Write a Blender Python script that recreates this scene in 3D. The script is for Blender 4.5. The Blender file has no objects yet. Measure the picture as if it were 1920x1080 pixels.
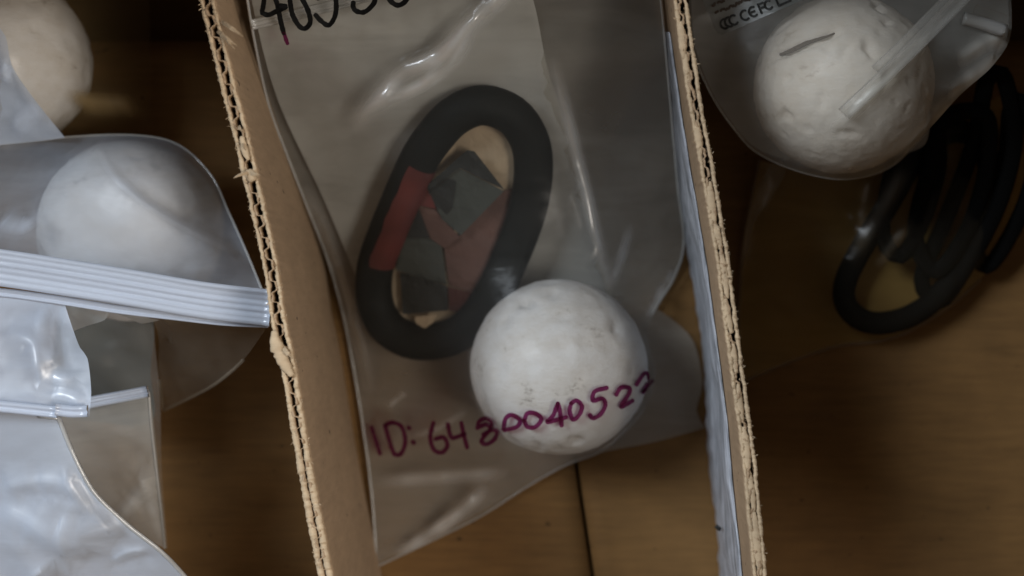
import bpy, bmesh, math, random
import numpy as np
from mathutils import Vector, noise
from mathutils.geometry import delaunay_2d_cdt
from mathutils.bvhtree import BVHTree

random.seed(7)
rng = np.random.default_rng(7)
S = bpy.context.scene
C = S.collection

# ------------------------------------------------------------------ camera, light, exposure
CAM_Z, TAN = 0.36, 0.364
cam_data = bpy.data.cameras.new('camera')
cam = bpy.data.objects.new('camera', cam_data); C.objects.link(cam)
cam.location = (0, 0, CAM_Z)
cam_data.sensor_width = 36.0
cam_data.lens = 18.0 / TAN
cam_data.clip_start, cam_data.clip_end = 0.005, 20
cam_data.dof.use_dof = True
cam_data.dof.focus_distance = 0.298
cam_data.dof.aperture_fstop = 9.0
S.camera = cam

W = bpy.data.worlds.new('World'); S.world = W; W.use_nodes = True
bg = W.node_tree.nodes['Background']
bg.inputs['Color'].default_value = (1.0, 0.95, 0.89, 1)
bg.inputs['Strength'].default_value = 0.105

def area(name, loc, target, size, size_y, power, color):
    d = bpy.data.lights.new(name, 'AREA'); d.shape = 'RECTANGLE'
    d.size, d.size_y, d.energy, d.color = size, size_y, power, color
    o = bpy.data.objects.new(name, d); C.objects.link(o)
    o.location = loc
    o.rotation_euler = (Vector(target) - Vector(loc)).to_track_quat('-Z', 'Y').to_euler()
    return o
area('window_light', (-0.84, 0.46, 1.02), (0, 0, 0.02), 0.38, 0.6, 15.5, (0.84, 0.92, 1.0))
area('room_light', (0.60, -0.20, 0.86), (0, 0, 0.04), 0.40, 0.40, 7.0, (1.0, 0.92, 0.83))

S.view_settings.view_transform = 'Standard'
S.view_settings.look = 'None'
S.view_settings.exposure = 0.16
S.view_settings.gamma = 1.0
S.cycles.max_bounces = 10
S.cycles.transparent_max_bounces = 24
S.cycles.use_denoising = True
S.cycles.sample_clamp_indirect = 3.0

# ------------------------------------------------------------------ helpers
def sc(z): return (CAM_Z - z) * TAN / 960.0
def P(px, py, z):
    s = sc(z); return Vector(((px - 960) * s, (540 - py) * s, z))

def tag(o, label=None, cat=None, group=None, kind=None):
    if label: o['label'] = label
    if cat: o['category'] = cat
    if group: o['group'] = group
    if kind: o['kind'] = kind
    return o
def thing(name, loc, label, cat, group=None):
    o = bpy.data.objects.new(name, None); C.objects.link(o); o.location = loc
    o.empty_display_size = 0.01
    return tag(o, label, cat, group)
def world_loc(o):
    v = Vector((0, 0, 0))
    while o is not None:
        v += o.location; o = o.parent
    return v
def obj(name, verts, faces, mat, parent=None, smooth=True, loc=None):
    """verts in world coordinates"""
    off = world_loc(parent) if parent is not None else Vector((0, 0, 0))
    if loc is not None: off = off + (Vector(loc) - off)
    me = bpy.data.meshes.new(name)
    V = np.array([tuple(v) for v in verts], dtype=float) - np.array(off)
    me.from_pydata(V.tolist(), [], [tuple(int(i) for i in f) for f in faces])
    me.validate()
    if smooth: me.polygons.foreach_set('use_smooth', [True] * len(me.polygons))
    if mat: me.materials.append(mat)
    me.update()
    o = bpy.data.objects.new(name, me); C.objects.link(o)
    if parent is not None: o.parent = parent
    elif loc is not None: o.location = loc
    return o

def resample(pts, step, closed=False):
    """Hermite curve through pts (tuples; a trailing 'c' marks a corner), resampled"""
    raw = [tuple(p[:3]) for p in pts]; cor = [len(p) > 3 for p in pts]
    A = np.array(raw, float); n = len(A)
    M = np.zeros_like(A)
    for i in range(n):
        if cor[i]: continue
        if closed: M[i] = (A[(i+1) % n] - A[i-1]) / 2
        elif 0 < i < n-1: M[i] = (A[i+1] - A[i-1]) / 2
        elif i == 0: M[i] = A[1] - A[0]
        else: M[i] = A[-1] - A[-2]
    out = []
    for i in range(n if closed else n-1):
        j = (i+1) % n
        L = np.linalg.norm(A[j] - A[i]); k = max(1, int(round(L / step)))
        mi, mj = M[i].copy(), M[j].copy()
        for m in (mi, mj):
            q = np.linalg.norm(m)
            if q > 1.2 * L: m *= 1.2 * L / q
        for t in np.arange(k) / k:
            h00 = 2*t**3-3*t**2+1; h10 = t**3-2*t**2+t; h01 = -2*t**3+3*t**2; h11 = t**3-t**2
            out.append(h00*A[i] + h10*mi + h01*A[j] + h11*mj)
    if not closed: out.append(A[-1])
    return np.array(out)

def inside(poly, X, Y):
    r = np.zeros(len(X), bool); n = len(poly); j = n-1
    for i in range(n):
        xi, yi = poly[i]; xj, yj = poly[j]
        c = ((yi > Y) != (yj > Y)) & (X < (xj-xi)*(Y-yi)/(yj-yi+1e-15)+xi)
        r ^= c; j = i
    return r
def dist_polyline(path, X, Y):
    """distance in xy to a polyline, and z and parameter there"""
    best = np.full(len(X), 1e9); bz = np.zeros(len(X)); bt = np.zeros(len(X)); bs = np.zeros(len(X))
    n = len(path)-1
    for i in range(n):
        a, b = path[i], path[i+1]
        d = b[:2]-a[:2]; L2 = d@d + 1e-18
        t = np.clip(((X-a[0])*d[0]+(Y-a[1])*d[1])/L2, 0, 1)
        dx = X-(a[0]+t*d[0]); dy = Y-(a[1]+t*d[1])
        q = np.hypot(dx, dy); m = q < best
        best[m] = q[m]; bz[m] = (a[2]+t*(b[2]-a[2]))[m]; bt[m] = ((i+t)/n)[m]
    return best, bz, bt

def signed_side(path, X, Y):
    best = np.full(len(X), 1e9); sg = np.zeros(len(X))
    for a, b in zip(path[:-1], path[1:]):
        d = b[:2]-a[:2]; t = np.clip(((X-a[0])*d[0]+(Y-a[1])*d[1])/(d@d+1e-18), 0, 1)
        dx, dy = X-(a[0]+t*d[0]), Y-(a[1]+t*d[1]); q = np.hypot(dx, dy); m = q < best
        best[m] = q[m]; sg[m] = (d[0]*dy-d[1]*dx)[m]
    return np.sign(sg)
def ob_sphere(c, r):
    def f(X, Y):
        d2 = (X-c[0])**2+(Y-c[1])**2
        return np.where(d2 < r*r, c[2]+np.sqrt(np.maximum(r*r-d2, 0)), -1.0)
    return f
def ob_sheet(bvh):
    def f(X, Y):
        out = np.full(len(X), -1.0)
        for i, (x, y) in enumerate(zip(X, Y)):
            h = bvh.ray_cast(Vector((x, y, 1)), Vector((0, 0, -1)))[0]
            if h is not None: out[i] = h.z
        return out
    return f
def ob_tube(path, r):
    def f(X, Y):
        d, z, t = dist_polyline(path, X, Y)
        return np.where(d < r, z+np.sqrt(np.maximum(r*r-d*d, 0)), -1.0)
    return f

def ridged(x, y, ang, sx, sy, seed):
    c, s = math.cos(ang), math.sin(ang)
    u, v = (x*c+y*s)/sx, (-x*s+y*c)/sy
    return 1-abs(2*abs(noise.noise(Vector((u, v, seed))))**0.8)

def film(name, pts, mat, parent, obstacles=(), spacing=0.0019, creases=(), wrinkle=(0.0005, 0.5, 0.012, 0.03),
         floor=0.0008, iters=500, seed=1.0, sag=0.0, lift=0.0004):
    B = resample([(*P(*p[:3]), *p[3:]) for p in pts], spacing, True)
    poly = B[:, :2]
    x0, y0 = poly.min(0); x1, y1 = poly.max(0)
    gx, gy = np.meshgrid(np.arange(x0, x1, spacing), np.arange(y0, y1, spacing*0.87))
    gx[1::2] += spacing/2
    X, Y = gx.ravel(), gy.ravel()
    X = X+rng.normal(0, spacing*.12, len(X)); Y = Y+rng.normal(0, spacing*.12, len(Y))
    cl = np.vstack([B, B[:1]])
    k = inside(poly, X, Y) & (dist_polyline(cl, X, Y)[0] > spacing*.55)
    X, Y = X[k], Y[k]
    CR = []
    for (cp, z, h, w, *slow) in creases:
        path = resample([tuple(P(a, b, z)) for a, b in cp], 0.0009)
        CR.append((path, h, w, slow[0] if slow else None))
        d = dist_polyline(path, X, Y)[0]; k = d > w*1.35; X, Y = X[k], Y[k]
        T = np.gradient(path[:, :2], axis=0); T /= np.linalg.norm(T, axis=1)[:, None]+1e-12
        N = np.stack([-T[:, 1], T[:, 0]], 1)
        for o in (-1.15, -.75, -.4, -.12, .12, .4, .75, 1.15):
            q = path[:, :2]+N*o*w
            k = inside(poly, q[:, 0], q[:, 1]) & (dist_polyline(cl, q[:, 0], q[:, 1])[0] > spacing*.3)
            X = np.r_[X, q[k, 0]]; Y = np.r_[Y, q[k, 1]]
    nb = len(B)
    V2 = [Vector((a, b)) for a, b in poly]+[Vector((a, b)) for a, b in zip(X, Y)]
    vo, eo, fo, ov, oe, of = delaunay_2d_cdt(V2, [(i, (i+1) % nb) for i in range(nb)], [], 1, 1e-7)
    XY = np.array([tuple(v) for v in vo]); n = len(XY)
    Z = np.full(n, B[:, 2].mean()); fixed = np.zeros(n, bool)
    for i, src in enumerate(ov):
        for q in src:
            if q < nb: Z[i] = B[q, 2]; fixed[i] = True
    F = np.array([f for f in fo if len(f) == 3])
    E = np.vstack([F[:, [0, 1]], F[:, [1, 2]], F[:, [2, 0]]]); E = np.unique(np.sort(E, 1), axis=0)
    deg = np.bincount(E.ravel(), minlength=n).astype(float); deg[deg == 0] = 1
    lo = np.full(n, floor)
    for f in obstacles: lo = np.maximum(lo, f(XY[:, 0], XY[:, 1])+lift)
    db = dist_polyline(cl, XY[:, 0], XY[:, 1])[0]
    # start from an inverse-distance blend of the rim heights, then let the membrane settle
    free = np.where(~fixed)[0]
    for q in np.array_split(free, max(1, len(free)//400)):
        if len(q):
            w = 1/(np.hypot(XY[q, 0][:, None]-B[None, :, 0], XY[q, 1][:, None]-B[None, :, 1])**2+1e-9)
            Z[q] = (w*B[None, :, 2]).sum(1)/w.sum(1)
    Z = np.where(fixed, Z, np.maximum(Z, lo)); Zo = Z.copy()
    for it in range(iters):
        s = np.bincount(E[:, 0], Z[E[:, 1]], n)+np.bincount(E[:, 1], Z[E[:, 0]], n)
        Zn = Z+0.9*(s/deg-Z)+(0.9*(Z-Zo) if it < iters-40 else 0)-sag*1e-5
        Zn = np.where(fixed, Z, np.maximum(Zn, lo)); Zo, Z = Z, Zn
    amp, ang, sx, sy = wrinkle
    if amp > 0:
        wz = np.array([ridged(x, y, ang, sx, sy, seed)+0.5*ridged(x, y, ang+0.9, sx*.6, sy*.8, seed+7) for x, y in XY])
        Z = Z+amp*wz*np.clip(db/0.006, 0, 1)
    for path, h, w, slow in CR:
        d, _, t = dist_polyline(path, XY[:, 0], XY[:, 1])
        prof = np.clip(1-d/w, 0, 1)**0.9
        if slow:   # a fold: one side falls away slowly, the other drops
            prof = np.where(signed_side(path, XY[:, 0], XY[:, 1]) > 0, np.clip(1-d/slow, 0, 1)**1.3, prof)
        Z = Z+h*prof*np.clip(np.minimum(t, 1-t)*5, 0, 1)*np.clip(db/0.003, 0.15, 1)
    glare = np.zeros(n)  # painted glare: per-vertex mask that whitens the film along its creases
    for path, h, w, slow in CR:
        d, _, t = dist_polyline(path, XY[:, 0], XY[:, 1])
        glare = np.maximum(glare, (.3 if slow else 1)*min(1, h/.0025)*np.clip(1-d/(w*.8), 0, 1)*np.clip(np.minimum(t, 1-t)*4, 0, 1)*np.array([min(1.25, max(.35, 1.0+0.9*noise.noise(Vector((q*5, h*900, seed))))) for q in t]))
    Z = np.where(fixed, Z, np.maximum(Z, lo))
    verts = np.c_[XY, Z]
    # upward-facing winding
    a, b, c = verts[F[:, 0]], verts[F[:, 1]], verts[F[:, 2]]
    fl = ((b-a)[:, 0]*(c-a)[:, 1]-(b-a)[:, 1]*(c-a)[:, 0]) < 0
    F[fl] = F[fl][:, ::-1]
    o = obj(name, verts, F, mat, parent)
    at = o.data.attributes.new('crease_glare', 'FLOAT', 'POINT')
    if len(at.data) == len(glare): at.data.foreach_set('value', glare)
    bvh = BVHTree.FromPolygons([Vector(v) for v in verts], [tuple(int(i) for i in f) for f in F])
    return o, bvh, B

def edge_seam(name, B, i0, i1, mat, parent, r=0.00045):
    """thin welded rim along part of a bag outline"""
    n = len(B); a, b = int(i0*n), int(i1*n)
    idx = [k % n for k in range(a, b+1)]
    return tube(name, B[idx], r, mat, parent, 5)

def tube(name, path, r, mat, parent=None, k=8, closed=False, flat=1.0, jitter=0.0, loc=None):
    path = np.array([tuple(p) for p in path], float); n = len(path)
    T = np.gradient(path, axis=0)
    if closed:
        T = np.roll(path, -1, 0)-np.roll(path, 1, 0)
    T /= np.linalg.norm(T, axis=1)[:, None]+1e-12
    rr = np.full(n, r) if np.isscalar(r) else np.array(r)
    verts, faces = [], []
    for i in range(n):
        up = np.array([0, 0, 1.0]); side = np.cross(T[i], up); q = np.linalg.norm(side)
        side = side/q if q > 1e-6 else np.array([1.0, 0, 0]); nn = np.cross(side, T[i])
        for j in range(k):
            a = 2*math.pi*j/k
            ra = rr[i]*(1+(jitter*random.uniform(-1, 1) if jitter else 0))
            verts.append(path[i]+ra*(math.cos(a)*side+flat*math.sin(a)*nn))
    m = n if closed else n-1
    for i in range(m):
        for j in range(k):
            i2 = (i+1) % n
            faces.append((i*k+j, i2*k+j, i2*k+(j+1) % k, i*k+(j+1) % k))
    if not closed:
        faces.append(tuple(range(k))); faces.append(tuple((n-1)*k+j for j in reversed(range(k))))
    return obj(name, verts, faces, mat, parent, loc=loc)

def cast(bvh, px, py):
    o = Vector((0, 0, CAM_Z)); d = (P(px, py, 0)-o).normalized()
    hit, nrm, _, _ = bvh.ray_cast(o, d)
    return hit
def stroke_geo(strokes, width, bvh, zdef, lift=0.00025, step=2.0):
    """ribbons of marker ink laid on a film"""
    V, Fc = [], []
    for st in strokes:
        if len(st) == 1: st = [(st[0][0]-1.5, st[0][1]-1), (st[0][0]+1.5, st[0][1]+1)]
        path = resample([(a, b, 0) for a, b in st], step)[:, :2]
        pts = []
        for a, b in path:
            h = cast(bvh, a, b) if bvh else None
            if h is None: h = P(a, b, zdef) if not pts else P(a, b, pts[-1].z)
            pts.append(Vector(h))
        z = np.array([p.z for p in pts])
        Q = np.array([tuple(p) for p in pts]); Q[:, 2] += lift
        T = np.gradient(Q[:, :2], axis=0); T /= np.linalg.norm(T, axis=1)[:, None]+1e-12
        N = np.stack([-T[:, 1], T[:, 0], 0*T[:, 0]], 1)
        m = len(Q); w = np.full(m, width/2*sc(Q[:, 2].mean()))
        w *= np.array([1+0.16*noise.noise(Vector((i*.35, st[0][0]*.7, 1))) for i in range(m)])
        T3 = np.c_[T, 0*T[:, 0]]
        Q = np.vstack([Q[0]-T3[0]*w[0]*.8, Q[0]-T3[0]*w[0]*.45, Q, Q[-1]+T3[-1]*w[-1]*.45, Q[-1]+T3[-1]*w[-1]*.8])
        N = np.vstack([N[:1], N[:1], N, N[-1:], N[-1:]])
        w = np.r_[w[0]*.35, w[0]*.85, w, w[-1]*.85, w[-1]*.35]
        b0 = len(V)
        for q, nn, ww in zip(Q, N, w):
            hl = q+nn*ww; hr = q-nn*ww
            V += [hl, hr]
        for i in range(len(Q)-1):
            Fc.append((b0+2*i, b0+2*i+1, b0+2*i+3, b0+2*i+2))
    return V, Fc

# ------------------------------------------------------------------ materials
def new_mat(name):
    m = bpy.data.materials.new(name); m.use_nodes = True
    nt = m.node_tree; nt.nodes.clear()
    out = nt.nodes.new('ShaderNodeOutputMaterial')
    return m, nt, out
def N(nt, t, **kw):
    n = nt.nodes.new(t)
    for k, v in kw.items():
        if k in n.inputs: n.inputs[k].default_value = v
        else: setattr(n, k, v)
    return n
def ramp(nt, fac, stops):
    r = nt.nodes.new('ShaderNodeValToRGB')
    els = r.color_ramp.elements
    while len(els) < len(stops): els.new(0.5)
    for e, (p, c) in zip(els, stops): e.position = p; e.color = (*c, 1) if len(c) == 3 else c
    nt.links.new(fac, r.inputs[0]); return r
def coords(nt, scale=(1, 1, 1), rot=(0, 0, 0)):
    g = nt.nodes.new('ShaderNodeNewGeometry')
    mp = nt.nodes.new('ShaderNodeMapping'); mp.inputs['Scale'].default_value = scale; mp.inputs['Rotation'].default_value = rot
    nt.links.new(g.outputs['Position'], mp.inputs[0]); return mp.outputs[0]
def mathn(nt, op, a, b=None, c=None):
    m = nt.nodes.new('ShaderNodeMath'); m.operation = op
    for i, v in enumerate((a, b, c)):
        if v is None: continue
        if isinstance(v, (int, float)): m.inputs[i].default_value = v
        else: nt.links.new(v, m.inputs[i])
    return m.outputs[0]

def cardboard(name, base, grain_rot=0.0, var=0.25, specks=True):
    m, nt, out = new_mat(name); L = nt.links
    p = nt.nodes.new('ShaderNodeBsdfPrincipled'); p.inputs['Roughness'].default_value = 0.75
    p.inputs['Specular IOR Level'].default_value = 0.25
    n1 = N(nt, 'ShaderNodeTexNoise', Scale=1.0, Detail=6.0, Roughness=0.65)
    L.new(coords(nt, (60, 600, 120), (0, 0, grain_rot)), n1.inputs['Vector'])
    n2 = N(nt, 'ShaderNodeTexNoise', Scale=38.0, Detail=4.0, Roughness=0.6); L.new(coords(nt), n2.inputs['Vector'])
    n3 = N(nt, 'ShaderNodeTexNoise', Scale=2600.0, Detail=2.0); L.new(coords(nt), n3.inputs['Vector'])
    mix = mathn(nt, 'ADD', mathn(nt, 'MULTIPLY', n1.outputs['Fac'], 0.5), mathn(nt, 'MULTIPLY', n2.outputs['Fac'], 0.5))
    lo = tuple(c*(1-var) for c in base); hi = tuple(min(1, c*(1+var)) for c in base)
    r = ramp(nt, mix, [(0.3, lo), (0.7, hi)])
    col = r.outputs[0]
    if specks:
        n4 = N(nt, 'ShaderNodeTexNoise', Scale=260.0, Detail=2.0); L.new(coords(nt, (1, 1.6, 1)), n4.inputs['Vector'])
        sp = ramp(nt, n4.outputs['Fac'], [(0.24, (0, 0, 0)), (0.29, (1, 1, 1))])
        mx = N(nt, 'ShaderNodeMix', data_type='RGBA', blend_type='MIX')
        L.new(sp.outputs[0], mx.inputs[0]); mx.inputs[6].default_value = (*[c*.35 for c in base], 1); L.new(col, mx.inputs[7])
        col = mx.outputs[2]
    L.new(col, p.inputs['Base Color'])
    b = N(nt, 'ShaderNodeBump', Strength=0.35, Distance=0.0004)
    L.new(mathn(nt, 'ADD', mathn(nt, 'MULTIPLY', n3.outputs['Fac'], 0.35), n1.outputs['Fac']), b.inputs['Height'])
    L.new(b.outputs[0], p.inputs['Normal'])
    L.new(p.outputs[0], out.inputs[0]); return m

def film_mat(name, haze=0.2, color=(0.75, 0.77, 0.78), rough=0.18, gloss=1.0, rot=0.7, bump=0.5, streak=0.5, clear=(0.96, 0.96, 0.95)):
    """thin polythene: clear with a milky haze and a sheen"""
    m, nt, out = new_mat(name); L = nt.links
    tr = N(nt, 'ShaderNodeBsdfTransparent'); tr.inputs[0].default_value = (*clear, 1)
    df = N(nt, 'ShaderNodeBsdfDiffuse'); df.inputs[0].default_value = (*color, 1)
    tl = N(nt, 'ShaderNodeBsdfTranslucent'); tl.inputs[0].default_value = (*color, 1)
    gl = N(nt, 'ShaderNodeBsdfGlossy', Roughness=rough); gl.inputs[0].default_value = (1, 1, 1, 1)
    nA = N(nt, 'ShaderNodeTexNoise', Scale=1.0, Detail=5.0, Roughness=0.55, Distortion=0.6)
    L.new(coords(nt, (24, 90, 40), (0, 0, rot)), nA.inputs['Vector'])
    nB = N(nt, 'ShaderNodeTexNoise', Scale=55.0, Detail=3.0, Distortion=1.2); L.new(coords(nt), nB.inputs['Vector'])
    bp = N(nt, 'ShaderNodeBump', Strength=bump, Distance=0.0012)
    L.new(mathn(nt, 'ADD', nA.outputs['Fac'], mathn(nt, 'MULTIPLY', nB.outputs['Fac'], 0.5 if bump > .1 else 0.0)), bp.inputs['Height'])
    for s in (df, tl, gl): L.new(bp.outputs[0], s.inputs['Normal'])
    lw = N(nt, 'ShaderNodeLayerWeight', Blend=0.35)
    st = ramp(nt, nA.outputs['Fac'], [(0.35, (0, 0, 0)), (0.75, (1, 1, 1))])
    h = mathn(nt, 'MULTIPLY', haze, mathn(nt, 'ADD', 1-streak*.4, mathn(nt, 'MULTIPLY', st.outputs[0], streak)))
    h = mathn(nt, 'ADD', h, mathn(nt, 'MULTIPLY', mathn(nt, 'POWER', lw.outputs['Facing'], 2.0), 0.45*min(1, haze*2+.2)))
    atn = N(nt, 'ShaderNodeAttribute', attribute_name='crease_glare')  # glare streaks painted along creases, fed into haze and gloss
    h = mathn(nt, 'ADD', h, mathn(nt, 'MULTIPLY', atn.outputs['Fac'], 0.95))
    h = mathn(nt, 'MINIMUM', h, 0.95)
    m1 = N(nt, 'ShaderNodeMixShader', Fac=0.45); L.new(df.outputs[0], m1.inputs[1]); L.new(tl.outputs[0], m1.inputs[2])
    m2 = N(nt, 'ShaderNodeMixShader'); L.new(h, m2.inputs[0]); L.new(tr.outputs[0], m2.inputs[1]); L.new(m1.outputs[0], m2.inputs[2])
    fr = N(nt, 'ShaderNodeFresnel', IOR=1.5); L.new(bp.outputs[0], fr.inputs['Normal'])
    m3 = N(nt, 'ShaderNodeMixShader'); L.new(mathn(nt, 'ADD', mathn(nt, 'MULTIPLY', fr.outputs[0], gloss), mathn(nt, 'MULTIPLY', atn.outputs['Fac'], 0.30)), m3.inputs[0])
    L.new(m2.outputs[0], m3.inputs[1]); L.new(gl.outputs[0], m3.inputs[2])
    L.new(m3.outputs[0], out.inputs[0]); return m

def plain(name, color, rough=0.5, spec=0.5, bump=0.0, bscale=900.0, var=0.0, clear=0.0):
    m, nt, out = new_mat(name); L = nt.links
    p = nt.nodes.new('ShaderNodeBsdfPrincipled'); p.inputs['Base Color'].default_value = (*color, 1)
    p.inputs['Roughness'].default_value = rough; p.inputs['Specular IOR Level'].default_value = spec
    n = N(nt, 'ShaderNodeTexNoise', Scale=bscale, Detail=4.0); L.new(coords(nt), n.inputs['Vector'])
    if bump:
        b = N(nt, 'ShaderNodeBump', Strength=bump, Distance=0.0005); L.new(n.outputs['Fac'], b.inputs['Height']); L.new(b.outputs[0], p.inputs['Normal'])
    if var:
        n2 = N(nt, 'ShaderNodeTexNoise', Scale=bscale*.12, Detail=5.0); L.new(coords(nt), n2.inputs['Vector'])
        r = ramp(nt, n2.outputs['Fac'], [(0.3, tuple(c*(1-var) for c in color)), (0.7, tuple(min(1, c*(1+var)) for c in color))])
        L.new(r.outputs[0], p.inputs['Base Color'])
    if clear:
        tr = N(nt, 'ShaderNodeBsdfTransparent'); mx = N(nt, 'ShaderNodeMixShader', Fac=clear)
        L.new(p.outputs[0], mx.inputs[1]); L.new(tr.outputs[0], mx.inputs[2]); L.new(mx.outputs[0], out.inputs[0])
    else: L.new(p.outputs[0], out.inputs[0])
    return m

def ink(name, dye, body, opaque):
    m, nt, out = new_mat(name); L = nt.links
    tr = N(nt, 'ShaderNodeBsdfTransparent'); tr.inputs[0].default_value = (*dye, 1)
    p = nt.nodes.new('ShaderNodeBsdfPrincipled'); p.inputs['Base Color'].default_value = (*body, 1); p.inputs['Roughness'].default_value = 0.7; p.inputs['Specular IOR Level'].default_value = 0.1
    n = N(nt, 'ShaderNodeTexNoise', Scale=700.0, Detail=3.0); L.new(coords(nt), n.inputs['Vector'])
    f = mathn(nt, 'MULTIPLY', opaque, mathn(nt, 'ADD', 0.6, mathn(nt, 'MULTIPLY', n.outputs['Fac'], 0.8)))
    mx = N(nt, 'ShaderNodeMixShader'); L.new(mathn(nt, 'MINIMUM', f, 1.0), mx.inputs[0]); L.new(tr.outputs[0], mx.inputs[1]); L.new(p.outputs[0], mx.inputs[2])
    L.new(mx.outputs[0], out.inputs[0]); return m

def ball_mat(name, color, stain=0.5):
    m, nt, out = new_mat(name); L = nt.links
    p = nt.nodes.new('ShaderNodeBsdfPrincipled'); p.inputs['Roughness'].default_value = 0.9; p.inputs['Specular IOR Level'].default_value = 0.15
    n = N(nt, 'ShaderNodeTexNoise', Scale=95.0, Detail=8.0, Roughness=0.74, Distortion=0.0); L.new(coords(nt, (1, 1.5, 1)), n.inputs['Vector'])
    r = ramp(nt, n.outputs['Fac'], [(0.31, tuple(c*(1-stain)*w for c, w in zip(color, (1, .93, .84)))), (0.40, tuple(c*(1-stain*.14)*w for c, w in zip(color, (1, .97, .93)))), (0.58, color)])
    L.new(r.outputs[0], p.inputs['Base Color'])
    n2 = N(nt, 'ShaderNodeTexNoise', Scale=800.0, Detail=6.0, Roughness=0.7); L.new(coords(nt, (1, 1.8, 1)), n2.inputs['Vector'])
    b = N(nt, 'ShaderNodeBump', Strength=0.45, Distance=0.0005); L.new(mathn(nt, 'ADD', n2.outputs['Fac'], n.outputs['Fac']), b.inputs['Height']); L.new(b.outputs[0], p.inputs['Normal'])
    p.inputs['Subsurface Weight'].default_value = 0.0
    L.new(p.outputs[0], out.inputs[0]); return m

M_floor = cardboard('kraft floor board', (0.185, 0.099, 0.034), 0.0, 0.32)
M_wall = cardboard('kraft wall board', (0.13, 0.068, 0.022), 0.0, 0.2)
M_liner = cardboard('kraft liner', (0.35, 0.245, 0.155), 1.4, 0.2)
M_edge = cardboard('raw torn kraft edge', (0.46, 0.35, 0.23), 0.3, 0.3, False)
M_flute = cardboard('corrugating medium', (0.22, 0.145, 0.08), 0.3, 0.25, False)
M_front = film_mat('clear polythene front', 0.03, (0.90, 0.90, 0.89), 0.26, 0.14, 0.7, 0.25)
M_back = film_mat('milky polythene back', 0.36, (0.74, 0.70, 0.62), 0.35, 0.6, 0.7, 0.25)
M_sleeve = film_mat('inner sleeve film', 0.70, (0.76, 0.76, 0.72), 0.35, 0.5, 0.7, 0.25)
M_bright = film_mat('milky bag film', 0.68, (0.68, 0.77, 0.92), 0.42, 0.5, 0.9, 0.05, 0.4)
M_bright2 = film_mat('milky bag film over the ball', 0.30, (0.77, 0.86, 1.0), 0.36, 0.4, 0.9, 0.08, 0.5)
M_front2 = film_mat('hazy film round the slit ball', 0.24, (0.72, 0.70, 0.64), 0.34, 0.2, 0.8, 0.2)
M_fold = film_mat('folded clear film', 0.17, (0.75, 0.73, 0.69), 0.4, 0.35, 0.0, 0.2)
M_grey = film_mat('grey bag film', 0.42, (0.66, 0.67, 0.66), 0.3, 1.0, 1.5, 0.22)
M_deep = film_mat('thin deep bag film', 0.10, (0.50, 0.36, 0.17), 0.3, 0.35, 0.7, 0.25)
M_zip = film_mat('zip strip plastic', 0.9, (0.72, 0.79, 0.92), 0.22, 1.3, 0.0, 0.3, 0.3)
M_rim = film_mat('welded rim', 0.5, (0.80, 0.80, 0.78), 0.2, 1.5)
M_ball = ball_mat('white chalky ball', (0.55, 0.54, 0.535), 0.6)
M_ball2 = ball_mat('off white ball', (0.68, 0.62, 0.555), 0.4)
M_black = plain('black rubber', (0.008, 0.009, 0.008), 0.6, 0.10, 0.25, 500)
M_red = plain('red band', (0.095, 0.019, 0.016), 0.5, 0.4, 0.3, 700, 0.3)
M_amber = film_mat('amber tinted deep film', 0.62, (0.60, 0.40, 0.13), 0.35, 0.12, 0.7, 0.25)
M_clear = film_mat('clear deep film', 0.03, (0.5, 0.4, 0.25), 0.3, 0.10, 0.7, 0.25)
M_lip = film_mat('dim lip film', 0.22, (0.48, 0.41, 0.32), 0.35, 0.3, 1.0, 0.2)
M_strap = plain('black strap', (0.004, 0.004, 0.004), 0.8, 0.06, 0.3, 700)
M_slit = plain('dark slit', (0.06, 0.035, 0.02), 0.9, 0.1, 0.3, 900, 0.3)
M_tan = plain('tan card', (0.40, 0.31, 0.21), 0.7, 0.3, 0.3, 900, 0.15)
M_charcoal = plain('charcoal card', (0.016, 0.018, 0.017), 0.55, 0.4, 0.3, 700, 0.25)
M_slate = plain('slate card', (0.045, 0.051, 0.045), 0.55, 0.4, 0.3, 700, 0.2)
M_pink = plain('dusty pink card', (0.115, 0.062, 0.050), 0.6, 0.3, 0.3, 700, 0.25)
M_maroon = plain('maroon card', (0.055, 0.016, 0.013), 0.6, 0.3, 0.3, 700, 0.25)
M_inkblack = ink('black marker ink', (0.04, 0.04, 0.04), (0.006, 0.006, 0.006), 0.95)
M_inkred = ink('dark red marker ink', (0.45, 0.08, 0.31), (0.07, 0.006, 0.022), 0.45)
M_sticker = film_mat('grey sticker', 0.6, (0.30, 0.32, 0.31), 0.35, 0.7)
M_print = plain('sticker print', (0.012, 0.013, 0.012), 0.6)
M_printbrown = plain('faded brown sticker print', (0.05, 0.032, 0.02), 0.6)
M_tabletop = plain('dark table', (0.03, 0.025, 0.02), 0.6, 0.3, 0.2, 60, 0.3)

# ------------------------------------------------------------------ setting: table under the box
def boxgeo(x0, x1, y0, y1, z0, z1):
    v = [(x, y, z) for z in (z0, z1) for x, y in ((x0, y0), (x1, y0), (x1, y1), (x0, y1))]
    f = [(3, 2, 1, 0), (4, 5, 6, 7), (0, 1, 5, 4), (1, 2, 6, 5), (2, 3, 7, 6), (3, 0, 4, 7)]
    return v, f
v, f = boxgeo(-0.6, 0.6, -0.5, 0.5, -0.06, -0.032)
tag(obj('table_top', v, f, M_tabletop, None, False), kind='structure')

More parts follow.
